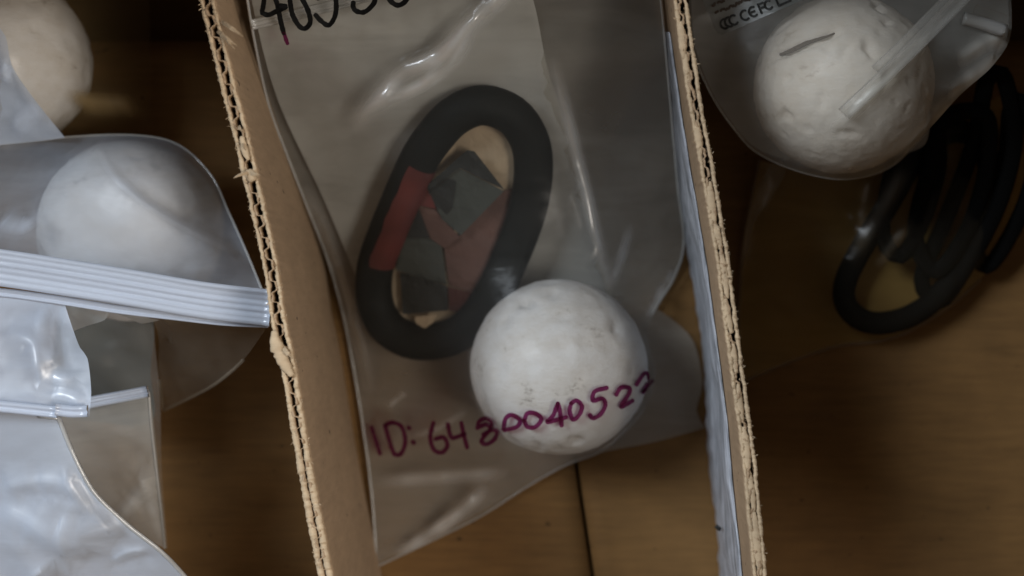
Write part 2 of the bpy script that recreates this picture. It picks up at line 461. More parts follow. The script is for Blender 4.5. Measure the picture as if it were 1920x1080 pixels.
# ------------------------------------------------------------------ the box
YN, YS, XW, XE, WT = 0.092, -0.135, -0.215, 0.20, 0.14
box = thing('cardboard_box', (0, 0, -0.031), 'brown cardboard box holding all the bags, its floor showing between them', 'box')
def sheet(name, quad, th, mat, parent, nx=24, ny=24, warp=0.0005, seed=0.0):
    """a board with its top on the quad (world corners, ccw), slightly warped, with real thickness"""
    a, b, c, d = [np.array(q, float) for q in quad]
    V = []
    for j in range(ny+1):
        for i in range(nx+1):
            u, w = i/nx, j/ny
            p = (1-u)*(1-w)*a+u*(1-w)*b+u*w*c+(1-u)*w*d
            p = p+np.array([0, 0, warp*noise.noise(Vector((p[0]*28, p[1]*28, seed)))])
            V.append(p)
    n = len(V); V = V+[p-np.array([0, 0, th]) for p in V]
    F = []; q = nx+1
    for j in range(ny):
        for i in range(nx):
            k = j*q+i; F.append((k, k+1, k+q+1, k+q)); F.append((n+k, n+k+q, n+k+q+1, n+k+1))
    for i in range(nx):
        F.append((i, n+i, n+i+1, i+1)); k = ny*q+i; F.append((k, k+1, n+k+1, n+k))
    for j in range(ny):
        k = j*q; F.append((k, k+q, n+k+q, n+k)); k = j*q+nx; F.append((k, n+k, n+k+q, k+q))
    o = obj(name, V, F, mat, parent)
    return o
s0 = P(1079, 860, 0); s1 = P(1107, 1052, 0)
dx = (s1.x-s0.x)/(s1.y-s0.y)
def seam(y): return s0.x+(y-s0.y)*dx
g = 0.0006
yf = P(0, 76, 0).y
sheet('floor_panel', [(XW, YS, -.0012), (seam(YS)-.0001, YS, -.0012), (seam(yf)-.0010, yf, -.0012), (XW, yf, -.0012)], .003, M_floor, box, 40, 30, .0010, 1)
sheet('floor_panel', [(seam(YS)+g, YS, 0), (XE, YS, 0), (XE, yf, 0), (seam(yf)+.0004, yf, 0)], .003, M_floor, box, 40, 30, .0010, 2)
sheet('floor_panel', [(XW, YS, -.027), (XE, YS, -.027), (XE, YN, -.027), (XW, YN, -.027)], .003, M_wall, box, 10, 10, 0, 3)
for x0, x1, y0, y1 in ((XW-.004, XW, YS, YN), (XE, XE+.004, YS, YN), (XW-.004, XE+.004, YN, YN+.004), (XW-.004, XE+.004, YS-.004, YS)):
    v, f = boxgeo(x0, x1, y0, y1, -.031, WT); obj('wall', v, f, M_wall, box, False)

# unseen flaps added at the right and far sides to shade the compartments
def shade_flap(quad):
    q = [np.array(a, float) for a in quad]
    nrm = np.cross(q[1]-q[0], q[3]-q[0]); nrm /= np.linalg.norm(nrm)
    V = [a for a in q]+[a+nrm*.003 for a in q]
    obj('shade_flap', V, [(0, 1, 2, 3), (7, 6, 5, 4), (0, 4, 5, 1), (1, 5, 6, 2), (2, 6, 7, 3), (3, 7, 4, 0)], M_wall, box, False)
shade_flap([(XE, YN-.002, WT+.001), (XE, -.118, WT+.001), (.150, -.118, WT+.115), (.150, YN-.002, WT+.115)])
shade_flap([(.148, YN, WT+.001), (.047, YN, WT+.001), (.047, .074, WT+.09), (.148, .074, WT+.09)])
shade_flap([(-.066, YN, WT+.001), (XW, YN, WT+.001), (XW, .082, WT+.03), (-.066, .082, WT+.03)])

# ------------------------------------------------------------------ corrugated dividers
H = 0.075
def path_world(px_pts, z, y_hi, y_lo):
    """polyline x(y) through pixel points at height z, extended to the box walls"""
    w = [P(a, b, z) for a, b in px_pts]
    w.sort(key=lambda p: -p.y)
    ys = np.array([p.y for p in w]); xs = np.array([p.x for p in w])
    def f(y):
        if y > ys[0]: return xs[0]+(y-ys[0])*(xs[1]-xs[0])/(ys[1]-ys[0])
        if y < ys[-1]: return xs[-1]+(y-ys[-1])*(xs[-2]-xs[-1])/(ys[-2]-ys[-1])
        return float(np.interp(y, ys[::-1], xs[::-1]))
    return f

def divider(root, top, foot, T, pitch, crushed, seed):
    n = 900
    ys = np.linspace(YN-.0005, YS+.0005, n)
    tx = np.array([top(y) for y in ys]); fx = np.array([foot(y) for y in ys])
    k = np.ones(19)/19
    sm = lambda a: np.convolve(np.r_[[a[0]]*9, a, [a[-1]]*9], k, 'valid')
    tx, fx = sm(tx), sm(fx)
    rows = [0, .3, .55, .75, .88, .96, 1.0]
    Lp = np.r_[0, np.cumsum(np.hypot(np.diff(tx), np.diff(ys)))]
    dxy = np.gradient(tx)/np.gradient(ys)
    def strip(off_fn, th, top_rough, s2, th_add=lambda i, r: 0.0):
        V, F = [], []; m = len(rows)
        for side in (0, 1):
            for i in range(n):
                for r in rows:
                    rr = max(0, (r-.86)/.14)
                    w = off_fn(i, r)+((th+th_add(i, r))/2 if side else -(th+th_add(i, r))/2)
                    jz = top_rough*rr*(0.7*noise.noise(Vector((Lp[i]*900, s2, seed)))+0.5*noise.noise(Vector((Lp[i]*2500, s2, seed+3))))
                    w += 0.35*top_rough*rr*noise.noise(Vector((Lp[i]*1300, s2+side*.7, seed+9)))
                    x = fx[i]+(tx[i]-fx[i])*r+w*1.0
                    y = ys[i]-w*dxy[i]*0.98
                    V.append((x, y, r*H+jz))
        def id(s, i, j): return s*n*m+i*m+j
        for i in range(n-1):
            for j in range(m-1):
                F.append((id(0, i, j), id(0, i+1, j), id(0, i+1, j+1), id(0, i, j+1)))
                F.append((id(1, i, j), id(1, i, j+1), id(1, i+1, j+1), id(1, i+1, j)))
            F.append((id(0, i, m-1), id(0, i+1, m-1), id(1, i+1, m-1), id(1, i, m-1)))
        return V, F
    lt = 0.00072
    # the board is crushed towards its near end: the walls of the edge thicken there
    fat = np.clip((-ys-.012)/.025, 0, 1)*(.0 if crushed else .00055)
    for name, sgn in (('liner', -1), ('liner', 1)):
        V, F = strip(lambda i, r: sgn*(T/2-lt/2-fat[i]*.5*(r > .9))+.00012*noise.noise(Vector((Lp[i]*220, sgn, seed)))*(r > .8), lt, .0006, sgn*3.1, lambda i, r: (fat[i]+.00022*noise.noise(Vector((Lp[i]*420, sgn*2, seed+5))))*(r > .9))
        o = obj(name, V, F, M_liner, root)
        # raw edge of the liner: the top faces take the pale torn-edge material
        o.data.materials.append(M_edge)
        for p in o.data.polygons:
            if all(o.data.vertices[q].co.z+root.location.z > H*.975 for q in p.vertices): p.material_index = 1
    amp = (T/2-lt-.0002)*(0.55 if crushed else 1.0)
    off = -.0002 if crushed else 0
    def med(i, r):
        ph = 2*math.pi*Lp[i]/pitch+1.1*noise.noise(Vector((Lp[i]*90, 2, seed)))
        a = math.sin(ph); a = math.copysign(min(1, abs(a)*5), a)
        return off+amp*a*(1+.12*noise.noise(Vector((Lp[i]*300, 5, seed))))
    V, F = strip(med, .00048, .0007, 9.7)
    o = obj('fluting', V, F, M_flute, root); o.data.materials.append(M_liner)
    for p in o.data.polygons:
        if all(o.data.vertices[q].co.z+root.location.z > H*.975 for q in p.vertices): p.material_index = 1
    # paper fuzz along the cut edge
    V, F = [], []
    R = random.Random(int(seed*10))
    for _ in range(800 if crushed else 800):
        i = R.randrange(n); side = R.choice((-1, 1, 1) if crushed else (-1, -1, 1))
        w = side*(T/2-lt*R.random())
        if crushed and R.random() < .6: w = T/2*R.uniform(.1, 1.1)
        b = np.array([tx[i]+w, ys[i]-w*dxy[i], H-.0004])
        d = np.array([R.gauss(side*.4, .5), R.gauss(0, .6), R.uniform(.1, .8)]); d /= np.linalg.norm(d)
        ln = R.uniform(.0003, .0011); q = np.cross(d, [0.3, .2, 1]); q = q/np.linalg.norm(q)*R.uniform(.00005, .00013)
        k0 = len(V); V += [b-q, b+q, b+d*ln*.6+q*.8+np.array([0, 0, .0001]), b+d*ln]
        F += [(k0, k0+1, k0+2), (k0, k0+2, k0+3)]
    tag(obj('paper_fuzz', V, F, M_edge, root, False), kind='stuff')

def torn(root, px, py, dxp, dyp, width, z=H, up=.002, seed=1):
    """a torn sliver of liner: tapered, curled, ragged"""
    a = P(px, py, z); b = P(px+dxp, py+dyp, z+up)
    R = random.Random(seed); V, F = [], []; n = 12
    d = (b-a); side = Vector((-d.y, d.x, 0)).normalized()
    for i in range(n+1):
        t = i/n; c = a.lerp(b, t)+Vector((0, 0, .0012*math.sin(t*math.pi)))
        w = width*sc(z)/2*(1-.75*t**2)*R.uniform(.75, 1.2)
        for s_, zz in ((-1, 0), (0, .0003), (1, 0), (0, -.0003)):
            V.append(c+side*s_*w+Vector((0, 0, zz+R.uniform(-.0001, .0001))))
    for i in range(n):
        for j in range(4): F.append((4*i+j, 4*i+(j+1) % 4, 4*i+4+(j+1) % 4, 4*i+4+j))
    F.append((0, 1, 2, 3)); F.append((4*n+3, 4*n+2, 4*n+1, 4*n))
    obj('torn_sliver', V, F, M_edge, root, False)
def lump(root, pts, r, z=H, seed=1, flat=.6):
    """a crumpled lump of torn board along the edge"""
    path = resample([tuple(P(a, b, z)) for a, b in pts], .0005)
    n = len(path); rad = np.array([r*sc(z)*(0.35+.65*math.sin(math.pi*(i+.5)/n))*(1+.35*noise.noise(Vector((i*.6, seed, 0)))) for i in range(n)])
    tube('torn_lump', path, rad, M_edge, root, 9, flat=flat, jitter=.16)

left_top = path_world([(372, -120), (387, 0), (413, 100), (432, 180), (455, 270), (470, 335), (508, 500), (521, 600), (543, 700), (575, 900), (610, 1080), (645, 1250)], H, YN, YS)
left_div = thing('cardboard_divider', (left_top(0), 0, 0), 'corrugated cardboard divider with frayed open flutes, left of the black loop and the written bag', 'divider', 'corrugated dividers standing in the box')
divider(left_div, left_top, lambda y: left_top(y)-.0002, .0029, .0046, False, 1.3)
for k, a in enumerate([(415, 40, 40, 28, 9), (408, 58, 36, 28, 8), (418, 66, 22, 26, 6), (470, 322, -32, 12, 7), (468, 325, 20, 4, 9), (455, 268, 6, 14, 6),
                       (530, 650, 20, 22, 10), (448, 236, 8, 12, 6)]):
    torn(left_div, *a, seed=k+3)
lump(left_div, [(514, 620), (519, 650), (536, 685), (548, 705)], 13, H+.0005, 3)
lump(left_div, [(453, 255), (460, 285), (466, 300)], 7, H+.0003, 5)
lump(left_div, [(466, 318), (474, 340)], 11, H+.0003, 8)

right_topL = path_world([(1235, -160), (1263, 0), (1292, 200), (1311, 300), (1345, 500), (1349, 540), (1370, 700), (1391, 850), (1413, 1080), (1432, 1250)], H, YN, YS)
right_footL = path_world([(1236, 100), (1253, 200), (1271, 350), (1306, 560), (1326, 700), (1334, 850), (1351, 1000), (1357, 1080)], 0, YN, YS)
RT = .0027
right_div = thing('cardboard_divider', (right_topL(0)+RT/2, 0, 0), 'corrugated cardboard divider with crushed ragged edge and a pale strip along its side', 'divider', 'corrugated dividers standing in the box')
divider(right_div, lambda y: right_topL(y)+RT/2, lambda y: max(right_footL(y), right_topL(y)-.0005)+RT/2+.0006, RT, .0040, True, 4.7)
for k, (a, b) in enumerate([((1276, 40), (1282, 110)), ((1285, 100), (1292, 160)), ((1306, 225), (1314, 290)), ((1330, 340), (1340, 420)), ((1336, 410), (1352, 470)),
                            ((1352, 470), (1364, 560)), ((1360, 560), (1372, 625)), ((1374, 640), (1381, 700)), ((1384, 720), (1392, 790)), ((1394, 800), (1402, 880)), ((1404, 880), (1414, 960)), ((1414, 960), (1426, 1080))]):
    lump(right_div, [a, ((a[0]+b[0])/2+random.uniform(-2, 2), (a[1]+b[1])/2), b], random.uniform(6, 9), H-.0002, k+20, .5)
torn(right_div, 1362, 520, 12, -2, 5, seed=44); torn(right_div, 1340, 420, 10, 16, 6, seed=45)

# white strip standing along the right divider
m, nt, out = new_mat('white coated paper'); L = nt.links
p_ = nt.nodes.new('ShaderNodeBsdfPrincipled'); p_.inputs['Roughness'].default_value = .45
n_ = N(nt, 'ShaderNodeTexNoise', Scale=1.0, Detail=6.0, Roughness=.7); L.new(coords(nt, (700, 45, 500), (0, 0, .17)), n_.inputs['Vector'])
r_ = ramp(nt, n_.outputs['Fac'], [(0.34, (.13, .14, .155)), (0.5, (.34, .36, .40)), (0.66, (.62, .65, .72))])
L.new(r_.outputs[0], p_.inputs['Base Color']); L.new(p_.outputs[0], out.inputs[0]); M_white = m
wt = [(1240, 60), (1258, 150), (1283, 350), (1321, 540), (1343, 700), (1363, 850), (1383, 1000), (1396, 1080), (1420, 1240)]
wf = [(1238, 60), (1253, 150), (1269, 350), (1303, 540), (1324, 700), (1330, 850), (1348, 1000), (1352, 1080), (1366, 1240)]
paper = thing('paper_strip', P(1330, 800, 0), 'narrow creased white strip standing along the tan side of the right divider', 'paper strip')
A = resample([tuple(P(a, b, .050)) for a, b in wt], .0012); Bf = resample([tuple(P(a, b, .002)) for a, b in wf], .0012)
n = 170
def rs(Q): 
    t = np.linspace(0, len(Q)-1, n); return np.stack([np.interp(t, np.arange(len(Q)), Q[:, k]) for k in range(3)], 1)
A, Bf = rs(A), rs(Bf)
for q in A:
    fx_ = max(right_footL(q[1]), right_topL(q[1])-.0005)+.0006
    q[0] = fx_+(right_topL(q[1])-fx_)*q[2]/H-.00005
V, F = [], []; m_ = 9
for sd in (0, 1):
    for i in range(n):
        for j in range(m_):
            t = j/(m_-1); q = Bf[i]*(1-t)+A[i]*t
            w = (.0013*noise.noise(Vector((i*.055, t*3.2, 4)))-.0004)*math.sin(math.pi*t)+.0005*noise.noise(Vector((i*.3, t*5, 8)))*(1-t)
            q = q+np.array([w-.0004+(.00025 if sd else 0), 0, (.0012*noise.noise(Vector((i*.12, 0, 3))) if j == m_-1 else 0)])
            V.append(q)
idx = lambda s, i, j: s*n*m_+i*m_+j
for i in range(n-1):
    for j in range(m_-1):
        F.append((idx(0, i, j), idx(0, i, j+1), idx(0, i+1, j+1), idx(0, i+1, j)))
        F.append((idx(1, i, j), idx(1, i+1, j), idx(1, i+1, j+1), idx(1, i, j+1)))
    F.append((idx(0, i, m_-1), idx(1, i, m_-1), idx(1, i+1, m_-1), idx(0, i+1, m_-1)))
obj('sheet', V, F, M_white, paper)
lump_path = [tuple(P(a, b, .03)+Vector((-.0012, 0, 0))) for a, b in ((1352, 986), (1356, 990), (1361, 993))]
tube('ink_mark', resample(lump_path, .0004), .0005, M_print, paper, 6)

# ------------------------------------------------------------------ balls
BR = 0.0211
def ball(px, py, z, label, mat, sub=5, groove=None, seed=0.0, r=BR):
    c = P(px, py, z)
    bm = bmesh.new(); bmesh.ops.create_icosphere(bm, subdivisions=sub, radius=r)
    for v in bm.verts:
        d = v.co.normalized()
        k = 1+.020*noise.noise(d*1.6+Vector((seed, 0, 0)))+.006*noise.noise(d*5+Vector((seed, 3, 0)))
        dn = noise.noise(d*6+Vector((seed, 9, 2)))
        mk = max(0, min(1, .5+2.2*noise.noise(d*1.7+Vector((seed, 6, 6)))))
        if dn > .28: k -= .20*mk*(dn-.28)
        k += .006*(1-mk)*noise.noise(d*3.1+Vector((seed, 2, 7)))
        k += .010*noise.noise(d*10+Vector((seed, 4, 1)))+.0035*noise.noise(d*26+Vector((seed, 1, 1)))
        v.co = d*r*k
        if groove:
            (gx0, gy0), (gx1, gy1), gw, gd = groove
            w = c+v.co
            if w.z > c.z:
                s = sc(w.z); qx, qy = 960+w.x/s, 540-w.y/s
                ux, uy = gx1-gx0, gy1-gy0; L2 = ux*ux+uy*uy
                t = max(0, min(1, ((qx-gx0)*ux+(qy-gy0)*uy)/L2)); dd = math.hypot(qx-gx0-t*ux, qy-gy0-t*uy)
                if dd < gw: v.co -= d*gd*(1-(dd/gw)**2)*(1 if .06 < t < .96 else .5)
    me = bpy.data.meshes.new('white_ball'); bm.to_mesh(me); bm.free()
    me.polygons.foreach_set('use_smooth', [True]*len(me.polygons)); me.materials.append(mat)
    o = bpy.data.objects.new('white_ball', me); C.objects.link(o); o.location = c
    if groove:   # the dark bottom of the slit
        pth = []
        for q in np.linspace(.03, .97, 24):
            a, b = gx0+(gx1-gx0)*q, gy0+(gy1-gy0)*q+1.5*math.sin(q*9)
            o0 = Vector((0, 0, CAM_Z)); dr = (P(a, b, 0)-o0).normalized(); oc = o0-c
            rr = r-.0012; bb = oc.dot(dr); pth.append(o0+dr*(-bb-math.sqrt(max(0, bb*bb-oc.dot(oc)+rr*rr))))
        sl_ = tube('slit', pth, [.00045*(.5+.7*math.sin(math.pi*min(1, i/23+.12))) for i in range(24)], M_slit, o, 6)
    tag(o, label, 'ball', 'white balls in the zip bags')
    return c
c_mid = ball(1048, 688, .0228, 'chalky white ball beside the black loop, under the red handwritten number', M_ball, seed=2)
c_l2 = ball(246, 433, .032, 'white ball behind the long white zip at the left edge', M_ball, seed=5)
c_l1 = ball(2, 115, .0235, 'dim white ball in the upper left corner, cut by the picture edge', M_ball, seed=8)
c_r = ball(1580, 158, .045, 'white ball with a dark slit, under the grey sticker at upper right', M_ball2, 6, ((1460, 103), (1568, 60), 10, .0024), seed=11, r=.0197)

def slope(y): return float(np.interp(y, [-60, 0, 170, 480, 600, 1100], [.056, .050, .032, .0042, .001, .0005]))
# ------------------------------------------------------------------ central zip bag
def zlift(pts, f): return [(p[0], p[1], f(p[1]), *p[2:]) for p in pts]
bag = thing('zip_bag', P(960, 600, 0), 'clear zip bag written with a red ID number, holding a black loop and ball', 'zip bag', 'clear zip bags in the box')
back_px = [(452, -70, 'c'), (464, 0), (474, 60), (502, 190), (538, 290), (577, 390), (613, 482), (641, 580), (661, 680), (685, 830), (699, 950), (706, 1062, 'c'),
           (800, 1018), (900, 968), (985, 914), (1060, 872), (1130, 848), (1230, 828), (1322, 802, 'c'), (1306, 770), (1317, 715), (1300, 640), (1262, 600), (1232, 580, 'c'),
           (1262, 520), (1281, 455), (1270, 350), (1252, 150), (1238, 0), (1228, -70, 'c')]
_, bvB, _ = film('back_film', zlift(back_px, lambda y: slope(y)), M_back, bag, wrinkle=(.0002, .3, .02, .03), seed=3, spacing=.0024, iters=400)
# inner sleeve behind the loop
sleeve = thing('inner_sleeve', P(880, 350, .02), 'folded milky plastic sleeve lying behind the black loop in the written bag', 'sleeve')
_, bvS, _ = film('sheet', zlift([(462, -66, 'c'), (980, -66, 'c'), (1005, 20), (1030, 140), (1090, 320), (1150, 560, 'c'), (1000, 560), (800, 540), (668, 520, 'c'), (606, 372), (522, 190), (478, 30)], lambda y: slope(y)+.0030), M_sleeve, sleeve, [ob_sheet(bvB)], wrinkle=(.0002, .3, .02, .03), seed=13, spacing=.0024, iters=300)
strap = thing('red_strip', P(640, 190, .02), 'dim red strip running diagonally under the milky film above the loop', 'strip')
film('strip', zlift([(520, 60, 'c'), (560, 70, 'c'), (680, 160), (790, 300, 'c'), (750, 330, 'c'), (640, 220)], lambda y: slope(y)+.0012), M_red, strap, wrinkle=(.0001, 0, .01, .02), spacing=.0024, iters=200)

def base(px, py):
    """height of whatever sheet lies below this point of the bag"""
    hs = [h.z for h in (cast(bvB, px, py), cast(bvS, px, py)) if h is not None]
    return max(hs+[.0008])
# ------------------------------------------------------------------ black loops
def loop_path(pts, z_fn):
    return resample([tuple(P(a, b, z_fn(a, b))) for a, b in pts], .0016, True)
ring_px = [(895, 198), (935, 203), (970, 225), (995, 270), (1000, 325), (990, 390), (966, 460), (935, 530), (900, 588), (862, 624), (815, 640), (765, 637), (722, 608), (702, 560),
           (704, 498), (724, 440), (748, 382), (770, 332), (790, 292), (815, 256), (850, 219)]
RR = 0.0046
ring_path = loop_path(ring_px, lambda a, b: base(a, b)+.0052)
loop1 = thing('black_loop', P(850, 420, .01), 'black oval rubber loop with a red patch on one side, beside the central white ball', 'loop', 'black oval loops in the bags')
nR = len(ring_path)
wid = np.array([RR*(1.12 if 270 < i*1.0 else 1.0) for i in range(nR)])
tube('loop_body', ring_path, RR, M_black, loop1, 16, True, .82)
# red patch: an arc of the tube's upper inner face
V, F = [], []; k_ = 9
sel = [i for i in range(nR) if True]
pxs = [(960+p[0]/sc(p[2]), 540-p[1]/sc(p[2])) for p in ring_path]
sel = [i for i, (a, b) in enumerate(pxs) if a < 790 and 300 < b < 492]
sel.sort(key=lambda i: pxs[i][1])
for i in sel:
    T_ = ring_path[(i+1) % nR]-ring_path[i-1]; T_ /= np.linalg.norm(T_)
    side = np.cross(T_, [0, 0, 1]); side /= np.linalg.norm(side); nn = np.cross(side, T_)
    cen = np.mean(ring_path, 0)
    if side@(cen-ring_path[i]) < 0: side = -side
    for j in range(k_):
        a = math.radians(-20+122*j/(k_-1)+8*noise.noise(Vector((i*.4, j, 0))))
        V.append(ring_path[i]+(RR+.00025)*(math.cos(a)*side+.82*math.sin(a)*abs(1)*np.array([nn[0], nn[1], nn[2]])*(1 if nn[2] > 0 else -1)))
for i in range(len(sel)-1):
    for j in range(k_-1): F.append((i*k_+j, i*k_+j+1, (i+1)*k_+j+1, (i+1)*k_+j))
obj('red_patch', V, F, M_red, loop1)

ring2_px = [(1590, 515), (1583, 560), (1606, 594), (1650, 606), (1712, 590), (1768, 545), (1812, 470), (1845, 385), (1855, 310), (1825, 255), (1770, 250), (1715, 300), (1670, 375), (1625, 450)]
loop2 = thing('black_loop', P(1700, 440, .006), 'black oval loop in deep shadow in the right hand compartment', 'loop', 'black oval loops in the bags')
tube('loop_body', loop_path(ring2_px, lambda a, b: .008+.00002*(600-b)), .0029, M_strap, loop2, 14, True, .8)

# folded card inside the central loop
card = thing('folded_card', P(850, 430, .008), 'folded card of tan, slate, pink and charcoal panels inside the black loop', 'card')
def panel(name, pts, mat, label=None, th=.0004, zoff=0.0):
    """a thin card panel that follows the slope of the sleeve below it"""
    Bp = []
    for (a, b, d0), (a2, b2, d2) in zip(pts, pts[1:]+pts[:1]):
        k = max(1, int(math.hypot(a2-a, b2-b)/9))
        Bp += [(a+(a2-a)*t/k, b+(b2-b)*t/k, d0+(d2-d0)*t/k) for t in range(k)]
    Bp = np.array(Bp); nb = len(Bp)
    gx, gy = np.meshgrid(np.arange(Bp[:, 0].min(), Bp[:, 0].max(), 9.), np.arange(Bp[:, 1].min(), Bp[:, 1].max(), 9.))
    X, Y = gx.ravel(), gy.ravel()
    k = inside(Bp[:, :2], X, Y) & (dist_polyline(np.vstack([Bp, Bp[:1]]), X, Y)[0] > 4); X, Y = X[k], Y[k]
    vo, _, fo, _, _, _ = delaunay_2d_cdt([Vector((a, -b)) for a, b in np.r_[Bp[:, :2], np.c_[X, Y]]], [(i, (i+1) % nb) for i in range(nb)], [], 1, 1e-4)
    V = []
    for v in vo:
        w = 1/((Bp[:, 0]-v[0])**2+(Bp[:, 1]+v[1])**2+.5)
        V.append(P(v[0], -v[1], base(v[0], -v[1])+zoff-.0012+float((w*Bp[:, 2]).sum()/w.sum())+.0012))
    n = len(V); V = V+[v-Vector((0, 0, th)) for v in V]
    F = [tuple(f) for f in fo]+[tuple(n+q for q in reversed(f)) for f in fo]
    cnt = {}
    for f in fo:
        for i in range(len(f)): cnt[(f[i], f[(i+1) % len(f)])] = 1
    F += [(i, n+i, n+j, j) for (i, j) in cnt if (j, i) not in cnt]
    o = obj(name, V, F, mat, card, False)
    if label: o['label'] = label
    return o
panel('backing_panel', [(770, 330, .001), (830, 235, .001), (930, 205, .001), (985, 260, .001), (985, 400, .001), (900, 590, .001), (800, 640, .001), (730, 610, .001), (720, 500, .001)], M_tan, 'pale tan backing panel', zoff=.0022)
panel('pink_panel', [(830, 440, .001), (862, 442, .001), (945, 358, 0), (975, 348, 0), (962, 385, 0), (922, 470, 0), (900, 552, 0), (842, 535, 0)], M_pink, 'dusty pink panel', zoff=.0040)
panel('slate_panel', [(803, 360, 0), (860, 315, .001), (945, 358, .001), (864, 441, .001), (830, 412, .001)], M_slate, 'slate grey panel', zoff=.0062)
panel('slate_flap', [(803, 360, 0), (860, 316, 0), (848, 390, .0006), (830, 411, 0)], M_charcoal, 'darker folded corner of the slate panel', zoff=.0068)
panel('corner_flap', [(800, 348, 0), (876, 281, 0), (890, 284, 0), (946, 356, 0), (905, 336, .0005), (862, 314, .0005), (804, 358, 0)], M_charcoal, 'dark corner above the slate panel', zoff=.0074)
panel('red_panel', [(778, 326, 0), (806, 362, 0), (818, 392, 0), (790, 386, 0), (752, 368, 0), (744, 410, 0), (738, 480, 0), (722, 486, 0), (730, 410, 0), (748, 356, 0)], M_red, 'dull red folded panel', zoff=.0068)
panel('brown_panel', [(776, 384, 0), (818, 394, 0), (836, 418, .001), (862, 444, .001), (834, 466, 0), (806, 446, 0)], M_pink, zoff=.0056)
panel('charcoal_panel', [(748, 368, 0), (782, 382, 0), (806, 446, .0005), (757, 446, 0), (742, 500, 0), (738, 450, 0)], M_charcoal, 'charcoal inner panel', zoff=.0058)
panel('grey_panel', [(757, 446, 0), (806, 447, 0), (828, 462, 0), (838, 534, 0), (800, 524, 0), (742, 506, 0)], M_slate, zoff=.0050)
panel('lower_panel', [(750, 510, 0), (838, 536, 0), (840, 582, 0), (755, 590, 0)], M_charcoal, 'black lower panel', zoff=.0056)
panel('maroon_panel', [(840, 537, 0), (906, 554, 0), (870, 586, 0), (842, 582, 0)], M_maroon, 'maroon lower panel', zoff=.0050)
panel('tan_tab', [(777, 594, 0), (819, 590, 0), (812, 605, 0), (796, 616, 0), (780, 606, 0)], M_tan, 'small pale tab', zoff=.0068)

front_px = [(452, -70, 'c'), (464, 0), (474, 60), (502, 190), (538, 290), (577, 390), (613, 482), (641, 580), (661, 680), (685, 830), (699, 950), (706, 1062, 'c'),
            (800, 1018), (900, 968), (985, 914), (1060, 872), (1125, 846), (1180, 800), (1215, 750), (1226, 690), (1212, 630), (1228, 580), (1264, 520), (1282, 455), (1271, 350), (1253, 150), (1239, 0), (1229, -70, 'c')]
obs = [ob_sheet(bvS), ob_sphere(c_mid, BR*1.015), ob_tube(np.vstack([ring_path, ring_path[:1]]), RR)]
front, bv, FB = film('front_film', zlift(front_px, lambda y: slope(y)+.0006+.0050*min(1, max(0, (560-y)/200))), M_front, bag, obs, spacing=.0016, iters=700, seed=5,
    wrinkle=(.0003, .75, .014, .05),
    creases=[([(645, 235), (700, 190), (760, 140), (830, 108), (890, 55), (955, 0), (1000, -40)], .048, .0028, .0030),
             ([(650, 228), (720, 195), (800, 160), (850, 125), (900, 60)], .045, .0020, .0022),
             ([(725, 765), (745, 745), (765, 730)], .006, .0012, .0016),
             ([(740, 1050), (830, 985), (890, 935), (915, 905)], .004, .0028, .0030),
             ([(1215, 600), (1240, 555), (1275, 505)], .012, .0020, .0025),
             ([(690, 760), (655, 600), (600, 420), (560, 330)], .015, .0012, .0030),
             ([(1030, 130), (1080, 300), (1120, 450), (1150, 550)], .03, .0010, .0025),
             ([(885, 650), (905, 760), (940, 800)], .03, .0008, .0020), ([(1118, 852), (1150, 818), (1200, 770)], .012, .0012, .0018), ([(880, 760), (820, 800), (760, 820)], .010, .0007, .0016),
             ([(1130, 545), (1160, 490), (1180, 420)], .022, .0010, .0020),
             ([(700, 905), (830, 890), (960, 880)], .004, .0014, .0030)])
edge_seam('rim', FB, 0.02, 0.98, M_rim, bag, .00035)
def zip_strip(name, pts, width, nr, mat, parent, ridge=.0005, th=.0007, tilt=0.0):
    path = resample([tuple(P(*p)) for p in pts], .0016)
    T_ = np.gradient(path, axis=0); T_ /= np.linalg.norm(T_, axis=1)[:, None]
    V, F = [], []; m = nr*4+1
    for i, p in enumerate(path):
        w = width*sc(p[2]); side = np.cross(T_[i], [0, 0, 1]); side /= np.linalg.norm(side)
        for j in range(m):
            u = j/(m-1)-.5
            z = ridge*abs(math.sin(math.pi*nr*(u+.5)))**.7*(.5+.5*math.sin(j//4*2.1+1)**2+.5*noise.noise(Vector((j//4*3.3, i*.06, 1))))+tilt*u*w+.9*ridge*noise.noise(Vector((u*4, i*.035, 7)))
            V.append(p+side*u*w+np.array([0, 0, z]))
        V.append(p+side*.5*w-np.array([0, 0, th])+np.array([0, 0, tilt*.5*w])); V.append(p-side*.5*w-np.array([0, 0, th])-np.array([0, 0, tilt*.5*w]))
    K = m+2
    for i in range(len(path)-1):
        for j in range(K): F.append((i*K+j, i*K+(j+1) % K, (i+1)*K+(j+1) % K, (i+1)*K+j))
    F.append(tuple(range(K))); F.append(tuple((len(path)-1)*K+j for j in reversed(range(K))))
    return obj(name, V, F, mat, parent)
zip_strip('zip_strip', [(472, 46, .0512), (560, 26, .0527), (650, 4, .0542), (760, -26, .0585), (1000, -70, .060)], 20, 3, M_rim, bag, .0005, .0003)

